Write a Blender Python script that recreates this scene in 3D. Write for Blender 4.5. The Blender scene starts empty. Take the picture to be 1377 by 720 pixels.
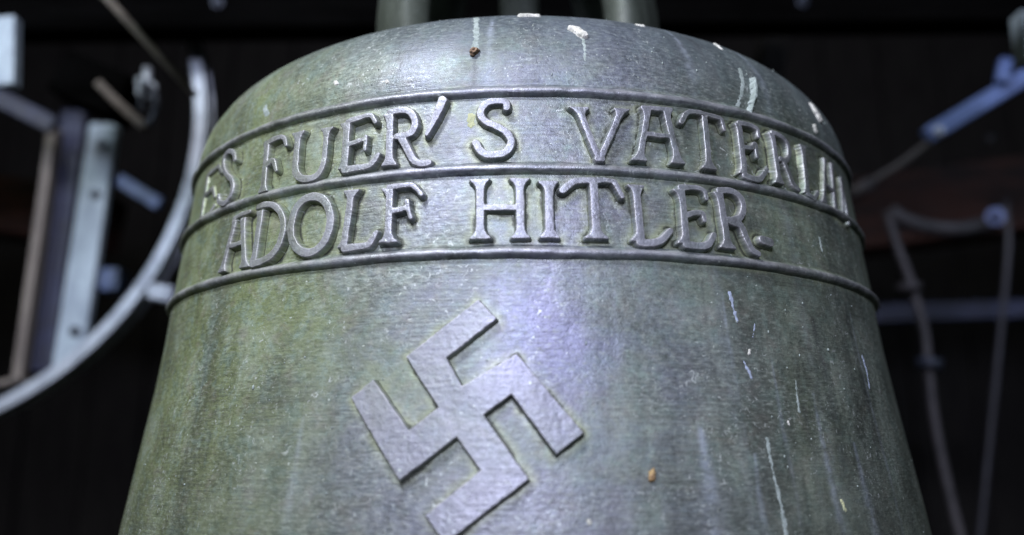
import bpy, bmesh, math, random
import numpy as np
from mathutils import Vector, Matrix, noise as mnoise

random.seed(7); rng = np.random.default_rng(7)
S = bpy.context.scene
COL = S.collection
Z0 = 1.5                                   # camera height above the belfry floor, metres

# ------------------------------------------------------------------ camera
cd = bpy.data.cameras.new('camera'); cam = bpy.data.objects.new('camera', cd); COL.objects.link(cam)
S.camera = cam
cd.sensor_width = 36; cd.lens = 1156.75/1377*36
cd.clip_start = .02; cd.clip_end = 60
cam.matrix_world = (Matrix.Translation((0, -.5457, Z0)) @ Matrix.Rotation(.0108, 4, 'Z')
                    @ Matrix.Rotation(math.pi/2+.21422, 4, 'X') @ Matrix.Rotation(-.00461, 4, 'Z'))
cd.dof.use_dof = True; cd.dof.focus_distance = .375; cd.dof.aperture_fstop = 3.4; cd.dof.aperture_blades = 7
S.render.resolution_x = 1024; S.render.resolution_y = 535

# ------------------------------------------------------------------ world and lamps
w = bpy.data.worlds.new('World'); S.world = w; w.use_nodes = True
w.node_tree.nodes['Background'].inputs[0].default_value = (.55, .62, .8, 1)
w.node_tree.nodes['Background'].inputs[1].default_value = .004
S.view_settings.view_transform = 'Standard'; S.view_settings.look = 'None'
S.view_settings.exposure = 0; S.view_settings.gamma = 1
S.render.engine = 'CYCLES'

def area(name, loc, target, size, power, color, sy=None, spread=None):
    l = bpy.data.lights.new(name, 'AREA'); l.energy = power; l.color = color; l.size = size
    if sy: l.shape = 'RECTANGLE'; l.size_y = sy
    if spread: l.spread = spread
    o = bpy.data.objects.new(name, l); COL.objects.link(o); o.location = loc
    o.rotation_euler = (Vector(target)-Vector(loc)).to_track_quat('-Z', 'Y').to_euler()
    return o
area('opening_light', (-.34, -.70, 2.36), (0, -.18, 1.6), .17, 14.0, (.90, .91, 1.0), .15)
area('hatch_light', (-.12, -1.75, 2.19), (-.02, -.2, 1.56), .30, 32, (.76, .77, 1.0), .26)
area('louvre_light', (-1.6, -.75, 2.5), (-.1, 0, 1.55), .7, 6.2, (.97, 1.0, .80), 1.1)
area('left_bay_light', (-1.15, -.55, 2.15), (-.45, .4, 1.8), .30, .6, (.72, .85, 1.0), .3, math.radians(60))
area('right_gear_fill', (1.3, -.5, 2.6), (.75, .9, 1.7), .4, 1.1, (.6, .72, 1.0), .3, math.radians(60))  # added lamp aimed at the right gear, its source unseen

area('right_fill_light', (1.35, -.95, 2.0), (.1, 0, 1.55), .8, 1.6, (.88, 1.0, .90), 1.0)  # soft fill added to lift the right flank, no source in view

# ------------------------------------------------------------------ helpers
def tag(o, label=None, cat=None, group=None, kind=None):
    if label: o['label'] = label
    if cat: o['category'] = cat
    if group: o['group'] = group
    if kind: o['kind'] = kind
    return o
def empty(name, loc=(0, 0, 0)):
    o = bpy.data.objects.new(name, None); o.empty_display_size = .05; COL.objects.link(o); o.location = loc; return o
def mesh_np(name, verts, quads, mat, parent=None, attrs=None, smooth=True, tris=None):
    me = bpy.data.meshes.new(name)
    verts = np.asarray(verts, np.float32); quads = np.asarray(quads, np.int32).reshape(-1, 4)
    nt = 0 if tris is None else len(tris)
    me.vertices.add(len(verts)); me.vertices.foreach_set('co', verts.ravel())
    nl = len(quads)*4+nt*3; me.loops.add(nl)
    vi = quads.ravel()
    if nt: vi = np.concatenate([vi, np.asarray(tris, np.int32).ravel()])
    me.loops.foreach_set('vertex_index', vi); me.polygons.add(len(quads)+nt)
    st = np.arange(len(quads), dtype=np.int32)*4
    if nt: st = np.concatenate([st, len(quads)*4+np.arange(nt, dtype=np.int32)*3])
    me.polygons.foreach_set('loop_start', st)
    me.polygons.foreach_set('use_smooth', np.full(len(quads)+nt, smooth))
    for k, v in (attrs or {}).items():
        a = me.attributes.new(k, 'FLOAT', 'POINT'); a.data.foreach_set('value', np.asarray(v, np.float32).ravel())
    me.update(calc_edges=True); me.validate()
    if mat: me.materials.append(mat)
    o = bpy.data.objects.new(name, me); COL.objects.link(o)
    if parent: o.parent = parent
    return o
def obj(name, bm, mat, parent=None, smooth=False):
    me = bpy.data.meshes.new(name); bmesh.ops.recalc_face_normals(bm, faces=bm.faces); bm.to_mesh(me); bm.free()
    if smooth:
        for p in me.polygons: p.use_smooth = True
    me.materials.append(mat); o = bpy.data.objects.new(name, me); COL.objects.link(o)
    if parent: o.parent = parent
    return o
def beam_bm(bm, a, b, wd, th, up=(0, 1, 0), bev=.0015, seg=2):
    """box along a-b, wd across, th along 'up'; bevelled"""
    a, b = Vector(a), Vector(b); d = (b-a); L = d.length; d.normalize()
    u = Vector(up); u = (u-d*u.dot(d)).normalized(); s = d.cross(u)
    r = bmesh.ops.create_cube(bm, size=1)
    M = Matrix.Translation((a+b)/2) @ Matrix((s, u, d)).transposed().to_4x4() @ Matrix.Diagonal((wd, th, L, 1))
    bmesh.ops.transform(bm, matrix=M, verts=r['verts'])
    if bev:
        es = list({e for v in r['verts'] for e in v.link_edges})
        bmesh.ops.bevel(bm, geom=es, offset=bev, segments=seg, affect='EDGES', profile=.5)
def beam(name, a, b, wd, th, mat, parent=None, up=(0, 1, 0), bev=.0015):
    bm = bmesh.new(); beam_bm(bm, a, b, wd, th, up, bev); return obj(name, bm, mat, parent)
def catmull(pts, n=10):
    P = [Vector(p) for p in pts]; P = [P[0]*2-P[1]]+P+[P[-1]*2-P[-2]]; out = []
    for i in range(1, len(P)-2):
        for k in range(n):
            t = k/n; a, b, c, d = P[i-1:i+3]
            out.append(.5*((2*b)+(c-a)*t+(2*a-5*b+4*c-d)*t*t+(3*b-a-3*c+d)*t**3))
    out.append(P[-2]); return out
def sweep_bm(bm, pts, section, up=(0, 1, 0), scale=None):
    """sweep a closed 2-D section (list of (side,up)) along pts, capped"""
    rings = []; n = len(pts)
    for i, p in enumerate(pts):
        d = (Vector(pts[min(i+1, n-1)])-Vector(pts[max(i-1, 0)])).normalized()
        u = Vector(up); u = (u-d*u.dot(d)).normalized(); s = d.cross(u)
        k = scale(i/(n-1)) if scale else 1
        rings.append([bm.verts.new(Vector(p)+s*x*k+u*y*k) for x, y in section])
    m = len(section)
    for a, b in zip(rings, rings[1:]):
        for j in range(m): bm.faces.new((a[j], a[(j+1) % m], b[(j+1) % m], b[j]))
    bm.faces.new(rings[0]); bm.faces.new(rings[-1][::-1])
def circ(r, n=14, ry=None): return [(r*math.cos(2*math.pi*i/n), (ry or r)*math.sin(2*math.pi*i/n)) for i in range(n)]
def tube(name, pts, r, mat, parent=None, n=14, up=(0, 1, 0), smooth=True, curve=True, scale=None, ry=None):
    bm = bmesh.new(); sweep_bm(bm, catmull(pts) if curve and len(pts) > 2 else pts, circ(r, n, ry), up, scale)
    return obj(name, bm, mat, parent, smooth)
def bolt(name, p, d, r, h, mat, parent=None):
    """hex-headed bolt with washer, at p pointing along d"""
    bm = bmesh.new(); d = Vector(d).normalized()
    for rr, z0, z1, n in ((r*1.5, 0, h*.2, 20), (r, h*.2, h, 6), (r*.45, h, h*1.5, 10)):
        sweep_bm(bm, [Vector(p)+d*z0, Vector(p)+d*z1], circ(rr, n), (0.01, .02, 1) if abs(d.z) < .9 else (1, 0, 0))
    return obj(name, bm, mat, parent)

# ------------------------------------------------------------------ node helpers
class NT:
    def __init__(s, name):
        s.m = bpy.data.materials.new(name); s.m.use_nodes = True; s.t = s.m.node_tree; s.b = s.t.nodes['Principled BSDF']
    def n(s, typ, **k):
        nd = s.t.nodes.new(typ)
        for a, v in k.items():
            if a == 'ins':
                for i, x in v.items(): s.put(nd.inputs[i], x)
            else: setattr(nd, a, v)
        return nd
    def put(s, sock, x):
        if isinstance(x, bpy.types.NodeSocket): s.t.links.new(x, sock)
        elif isinstance(x, tuple) and len(x) == 3 and sock.type == 'RGBA': sock.default_value = (*x, 1)
        else: sock.default_value = x
    def math(s, op, a, b=0., c=0., clamp=False):
        nd = s.n('ShaderNodeMath', operation=op, use_clamp=clamp)
        for i, x in enumerate((a, b, c)): s.put(nd.inputs[i], x)
        return nd.outputs[0]
    def noise(s, vec, scale, detail=4, rough=.55, dist=0.):
        return s.n('ShaderNodeTexNoise', ins={'Vector': vec, 'Scale': scale, 'Detail': detail, 'Roughness': rough, 'Distortion': dist}).outputs[0]
    def ramp(s, x, a, b, lo=0., hi=1.):
        return s.n('ShaderNodeMapRange', interpolation_type='SMOOTHSTEP', ins={0: x, 1: a, 2: b, 3: lo, 4: hi}).outputs[0]
    def mix(s, f, a, b, mode='MIX'):
        nd = s.n('ShaderNodeMix', data_type='RGBA', blend_type=mode); s.put(nd.inputs[0], f); s.put(nd.inputs[6], a); s.put(nd.inputs[7], b)
        return nd.outputs[2]
    def vmul(s, v, k):
        nd = s.n('ShaderNodeVectorMath', operation='MULTIPLY'); s.put(nd.inputs[0], v); s.put(nd.inputs[1], k); return nd.outputs[0]
    def comb(s, x, y, z):
        nd = s.n('ShaderNodeCombineXYZ')
        for i, q in enumerate((x, y, z)): s.put(nd.inputs[i], q)
        return nd.outputs[0]
    def attr(s, name): return s.n('ShaderNodeAttribute', attribute_name=name).outputs['Fac']
    def bump(s, h, dist, strength=1., prev=None):
        nd = s.n('ShaderNodeBump', ins={'Height': h, 'Distance': dist, 'Strength': strength})
        if prev is not None: s.t.links.new(prev, nd.inputs['Normal'])
        return nd.outputs[0]
    def fin(s, col, rough, metal=0., normal=None, spec=None):
        s.put(s.b.inputs['Base Color'], col); s.put(s.b.inputs['Roughness'], rough); s.put(s.b.inputs['Metallic'], metal)
        if normal is not None: s.t.links.new(normal, s.b.inputs['Normal'])
        if spec is not None: s.put(s.b.inputs['Specular IOR Level'], spec)
        return s.m

def bronze(name='weathered_bronze', dark=0.):
    N = NT(name)
    oc = N.n('ShaderNodeTexCoord').outputs['Object']
    sp = N.n('ShaderNodeSeparateXYZ'); N.put(sp.inputs[0], oc); X, Y, Z = sp.outputs
    phi = N.math('ARCTAN2', X, N.math('MULTIPLY', Y, -1.))           # angle round the bell
    cyl = N.comb(N.math('MULTIPLY', phi, .21), 0., Z)                # metres on the unrolled surface
    rel = N.attr('relief'); crust_shade = N.attr('crust_shade'); run = N.attr('run')
    big = N.noise(cyl, 9., 5, .6, .4); mid = N.noise(N.vmul(cyl, (1.3, 1, 1.)), 34., 6, .65, .3)
    fine = N.noise(N.vmul(cyl, (.8, 1, 1.25)), 430., 4, .72, .2); grit = N.noise(cyl, 1100., 3, .7)
    weave = N.noise(N.vmul(cyl, (240., 1., 800.)), 1., 3, .65, .3); soft = N.noise(cyl, 180., 4, .65, .3)
    soot = N.noise(N.vmul(cyl, (34., 1., 2.6)), 1., 6, .68, .5)
    runs = N.noise(N.vmul(cyl, (60., 1., 3.2)), 1., 5, .6, .25)       # vertical rain runs
    wide = N.noise(N.vmul(cyl, (16., 1., 2.0)), 1., 4, .55, .3)
    lathe = N.noise(N.vmul(cyl, (26., 1., 900.)), 1., 4, .7, .05)     # turned, brushed lines round the bell
    lathe2 = N.noise(N.vmul(cyl, (9., 1., 330.)), 1., 3, .6, .1)
    # patina colours
    c = N.mix(N.ramp(big, .38, .62), (.138, .172, .112), (.172, .204, .168))
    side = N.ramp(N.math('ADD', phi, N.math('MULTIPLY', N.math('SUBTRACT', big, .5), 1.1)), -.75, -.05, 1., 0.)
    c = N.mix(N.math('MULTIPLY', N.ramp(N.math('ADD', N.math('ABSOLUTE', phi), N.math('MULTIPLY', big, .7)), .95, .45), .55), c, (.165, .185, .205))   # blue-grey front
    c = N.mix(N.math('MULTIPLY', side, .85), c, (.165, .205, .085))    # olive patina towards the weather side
    c = N.mix(N.math('MULTIPLY', N.ramp(mid, .50, .74), .50), c, (.27, .32, .26))   # verdigris clouds
    c = N.mix(N.math('MULTIPLY', N.ramp(mid, .48, .28), .40), c, (.060, .062, .052))
    c = N.mix(N.math('MULTIPLY', N.ramp(wide, .52, .66), .45), c, (.062, .066, .066))
    c = N.mix(N.math('MULTIPLY', N.ramp(runs, .60, .74), .35), c, (.24, .30, .27))
    h1 = N.noise(cyl, 80., 5, .7, .5); h2 = N.noise(N.vmul(cyl, (1.2, 1, 1.4)), 47., 5, .65, .8)
    c = N.mix(N.math('MULTIPLY', N.ramp(h1, .50, .66), .42), c, (.150, .225, .200))    # teal flecks
    c = N.mix(N.math('MULTIPLY', N.ramp(h1, .48, .34), .32), c, (.205, .175, .150))    # brown flecks
    c = N.mix(N.math('MULTIPLY', N.ramp(soft, .52, .66), .40), c, (.20, .28, .24))
    c = N.mix(N.math('MULTIPLY', N.math('MULTIPLY', N.ramp(soot, .50, .64), N.ramp(phi, .28, .60)), .50), c, (.040, .044, .040))  # sooty rain streaks on the far side
    slate = N.math('MULTIPLY', N.ramp(h2, .38, .66), N.math('MULTIPLY', N.ramp(phi, -.65, -.15), N.ramp(phi, .55, .15)))
    c = N.mix(N.math('MULTIPLY', slate, .42), c, (.165, .195, .250))                   # slate blue tarnish, spread wider to paint in the cool centre sheen
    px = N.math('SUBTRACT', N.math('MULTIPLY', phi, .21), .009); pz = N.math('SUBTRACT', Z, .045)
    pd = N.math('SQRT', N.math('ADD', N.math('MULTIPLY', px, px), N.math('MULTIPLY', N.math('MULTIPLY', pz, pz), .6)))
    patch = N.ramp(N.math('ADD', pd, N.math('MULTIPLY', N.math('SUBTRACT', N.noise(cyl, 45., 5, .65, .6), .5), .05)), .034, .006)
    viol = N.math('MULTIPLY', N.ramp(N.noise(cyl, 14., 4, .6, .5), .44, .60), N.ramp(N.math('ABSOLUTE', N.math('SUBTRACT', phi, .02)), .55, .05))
    c = N.mix(N.math('MULTIPLY', viol, .45), c, (.20, .195, .29))    # bluish violet of the highlight, painted into the front
    c = N.mix(N.math('MULTIPLY', patch, .50), c, (.20, .20, .33))  # local violet sheen beside the highlight, put into the colour
    c = N.mix(N.math('MULTIPLY', N.ramp(fine, .53, .66), .32), c, (.34, .38, .31))
    c = N.mix(N.math('MULTIPLY', N.ramp(fine, .48, .34), .36), c, (.040, .046, .042))
    lm = N.ramp(N.noise(cyl, 26., 3, .6, .4), .42, .60)
    c = N.mix(N.math('MULTIPLY', N.math('MULTIPLY', N.ramp(lathe, .42, .60), lm), .40), c, (.070, .073, .066))
    c = N.mix(N.ramp(N.math('ADD', Z, N.math('MULTIPLY', big, .08)), .09, -.02, 0., .35), c, (.085, .095, .075))
    c = N.mix(N.math('MULTIPLY', N.ramp(phi, .25, .9), .30), c, (.110, .135, .105))    # duller green towards the right
    c = N.mix(N.math('MULTIPLY', N.ramp(N.math('ADD', Z, N.math('MULTIPLY', phi, .025)), .145, .205), .72), c, (.068, .088, .105))    # shoulder darkened in colour against the strong light from above
    c = N.mix(N.math('MULTIPLY', crust_shade, N.ramp(mid, .35, .6, .25, .8)), c, (.27, .30, .15))   # yellow-green crust beside the letters
    c = N.mix(N.math('MULTIPLY', N.ramp(crust_shade, .58, .90), .92), c, (.030, .034, .026))   # shade painted black into the corners and flanks of the relief
    c = N.mix(N.math('MULTIPLY', N.attr('wash'), .65), c, (.34, .39, .46))
    c = N.mix(N.math('MULTIPLY', run, .85), c, (.055, .060, .062))
    c = N.mix(N.math('MULTIPLY', rel, N.ramp(mid, .25, .70, .40, .78)), c, (.235, .240, .280))  
    c = N.mix(N.math('MULTIPLY', N.attr('edge'), .50), c, (.46, .46, .46))  # worn bright arrises, and light painted on the band tops  # rubbed tops of the relief
    pits = N.ramp(N.noise(cyl, 480., 2, .5), .70, .76)
    wm = N.math('MULTIPLY', N.ramp(N.noise(cyl, 17., 4, .6, .6), .38, .64, .25, 1.), N.math('SUBTRACT', 1., N.math('MULTIPLY', rel, .8)))
    c = N.mix(N.math('MULTIPLY', N.math('MULTIPLY', N.ramp(weave, .52, .40), wm), .36), c, (.030, .036, .032))
    c = N.mix(N.math('MULTIPLY', N.math('MULTIPLY', N.ramp(weave, .54, .68), wm), .36), c, (.36, .41, .37))
    fl = N.math('MULTIPLY', N.ramp(N.noise(cyl, 330., 4, .6, 1.6), .60, .68), N.ramp(N.noise(cyl, 22., 3, .6, .5), .46, .60))
    c = N.mix(N.math('MULTIPLY', fl, .75), c, (.42, .46, .44))     # crystalline pale flecks in patches
    c = N.mix(pits, c, (.40, .45, .40))
    if dark: c = N.mix(dark, c, (.028, .034, .020))
    metal = N.math('ADD', N.ramp(mid, .35, .65, .62, .30), N.math('ADD', N.math('MULTIPLY', rel, .15), N.math('MULTIPLY', patch, .15)))
    rough = N.math('ADD', N.ramp(fine, .3, .7, .34, .52), N.math('ADD', N.math('MULTIPLY', side, .10), N.ramp(big, .4, .6, .09, -.02)))
    rough = N.math('ADD', rough, N.ramp(Z, .150, .185, .02, .13))
    b = N.bump(N.math('MULTIPLY', lathe, lm), .00030, .55)
    b = N.bump(lathe2, .0006, .25, b)
    b = N.bump(fine, .0005, .40, b)
    b = N.bump(weave, .0002, .4, b)
    b = N.bump(grit, .00022, .4, b)
    b = N.bump(mid, .003, .25, b)
    return N.fin(c, rough, metal, b, .5)
BRONZE = bronze(); CROWN_BRONZE = bronze('shaded_crown_bronze', .72)  # crown copy is darkened in colour for shade the headstock doesn't cast

def simple(name, col, col2, scale=30., rough=.5, metal=0., bump=.0005, stretch=(1, 1, 1), spec=.5, lo=.4, hi=.62):
    N = NT(name); oc = N.n('ShaderNodeTexCoord').outputs['Object']; v = N.vmul(oc, stretch)
    a = N.noise(v, scale, 6, .6, .3); b_ = N.noise(v, scale*7, 4, .65)
    c = N.mix(N.ramp(a, lo, hi), col, col2)
    c = N.mix(N.math('MULTIPLY', N.ramp(b_, .45, .7), .4), c, tuple(x*.45 for x in col))
    bb = N.bump(N.math('ADD', a, N.math('MULTIPLY', b_, .5)), bump, .6)
    return N.fin(c, N.ramp(b_, .3, .7, max(.05, rough-.1), min(1, rough+.12)) if spec > 0 else 1., metal, bb, spec)
LIME = simple('bird_lime', (.56, .56, .51), (.36, .37, .32), 260., .8, bump=.0006)
PALE = simple('pale_lime_run', (.27, .32, .30), (.17, .21, .19), 320., .8, bump=.0003)
BLUE = simple('bluish_lime_run', (.34, .40, .52), (.22, .26, .33), 320., .7, bump=.0003)
YELLOW = simple('yellow_lichen', (.40, .42, .24), (.30, .33, .20), 300., .85, bump=.0004)
MUD = simple('dried_mud', (.16, .10, .06), (.26, .18, .11), 300., .9, bump=.0012)
HUSK = simple('amber_husk', (.34, .24, .10), (.24, .15, .07), 250., .6, bump=.0008)
BLACKWOOD = simple('shade_black_timber', (.0012, .0012, .0012), (.002, .002, .002), 6., 1., bump=.002, stretch=(1, 8, 8), spec=0.)  # near-black base colour stands in for deep shade on these timbers
WALLWOOD = simple('old_board', (.014, .013, .012), (.008, .007, .007), 8., .85, bump=.002, stretch=(10, 10, 1), spec=.2)
REDWOOD = simple('rusty_brown_timber', (.050, .020, .013), (.016, .010, .008), 10., .8, bump=.002, stretch=(1, 6, 6), spec=.25)
WHITEPAINT = simple('weathered_white_paint', (.30, .37, .42), (.20, .25, .30), 18., .55, bump=.0008, stretch=(3, 3, 1))
TANWOOD = simple('bare_timber', (.16, .14, .12), (.10, .085, .075), 14., .7, bump=.001, stretch=(6, 6, 1))
DARKSTEEL = simple('dark_blue_steel', (.040, .050, .075), (.025, .03, .04), 20., .45, .3, .0006)
BLUEPAINT = simple('blue_painted_steel', (.11, .17, .38), (.07, .11, .25), 22., .45, .0, .0005)
GALV = simple('galvanised_steel', (.42, .46, .52), (.28, .31, .36), 40., .42, .55, .0005)
GREYPIPE = simple('dull_grey_conduit', (.045, .042, .045), (.025, .025, .027), 40., .6, .1, .0005)
BLACKPIPE = simple('black_cable_sheath', (.022, .023, .03), (.015, .015, .02), 40., .6, .0, .0004)
NAVY = simple('navy_paint', (.010, .014, .040), (.007, .009, .022), 30., .6, .0, .0005)
STONE = simple('belfry_floor_board', (.05, .045, .04), (.03, .027, .024), 5., .9, bump=.003, stretch=(8, 1, 1), spec=.2)

# ------------------------------------------------------------------ bell profile (metres; h counted from the camera's height)
H3, R3_, H2, R2_, H1, R1_ = .07939, .2100, .11599, .20596, .15219, .20205
OFF = -.0013
def prof_pts():
    pts = []
    xs = np.linspace(.13, 0, 60)
    for x in xs: pts.append((R3_+.0627*x+1.3029*x*x-5.6138*x**3, H3-x))
    for t in np.linspace(0, 1, 20)[1:]: pts.append((R3_+(R2_-R3_)*t, H3+(H2-H3)*t))
    for t in np.linspace(0, 1, 20)[1:]: pts.append((R2_+(R1_-R2_)*t, H2+(H1-H2)*t))
    pts.append((R1_-.0001, H1+.0037))
    for t in np.linspace(0, math.pi/2, 50)[1:]: pts.append((R1_-.0657*(1-math.cos(t)), H1+.0037+.0578*math.sin(t)))
    for t in np.linspace(0, 1, 10)[1:]: pts.append((.1364-.055*t, .2137+.0030*t))
    for a, b in ((.0800, .2170), (.0785, .2180), (.0775, .2200), (.0755, .2215), (.060, .2222), (.030, .2226), (.0005, .2228)): pts.append((a, b))
    low = []                                # below the picture: waist flaring to the sound bow and lip
    x0, r0, s0 = .13, pts[0][0], .117
    for x in np.linspace(.43, .132, 60):
        u = x-x0; low.append((r0+s0*u+.25*u*u+3.3*u**3, H3-x))
    return low+pts
PR = np.array(prof_pts()); PR[:, 0] += OFF*(PR[:, 0] > .02)
ELL = np.concatenate([[0], np.cumsum(np.hypot(*np.diff(PR, axis=0).T))])
iH1 = int(np.argmin(np.abs(PR[:, 1]-.2136)))
def ell_of_h(h): return np.interp(h, PR[:iH1+1, 1], ELL[:iH1+1])
_T = np.gradient(PR, ELL, axis=0); _T /= np.linalg.norm(_T, axis=1)[:, None]
k5 = np.ones(5)/5
_N = np.stack([_T[:, 1], -_T[:, 0]], 1)
def surf(a, l, u):
    """angle (rad), arc length up the profile, offset along the normal -> xyz"""
    r = np.interp(l, ELL, PR[:, 0]); h = np.interp(l, ELL, PR[:, 1])
    nr = np.interp(l, ELL, _N[:, 0]); nh = np.interp(l, ELL, _N[:, 1]); n = np.hypot(nr, nh)
    r = r+u*nr/n; h = h+u*nh/n
    return np.stack([r*np.sin(a), -r*np.cos(a), h], -1)

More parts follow.
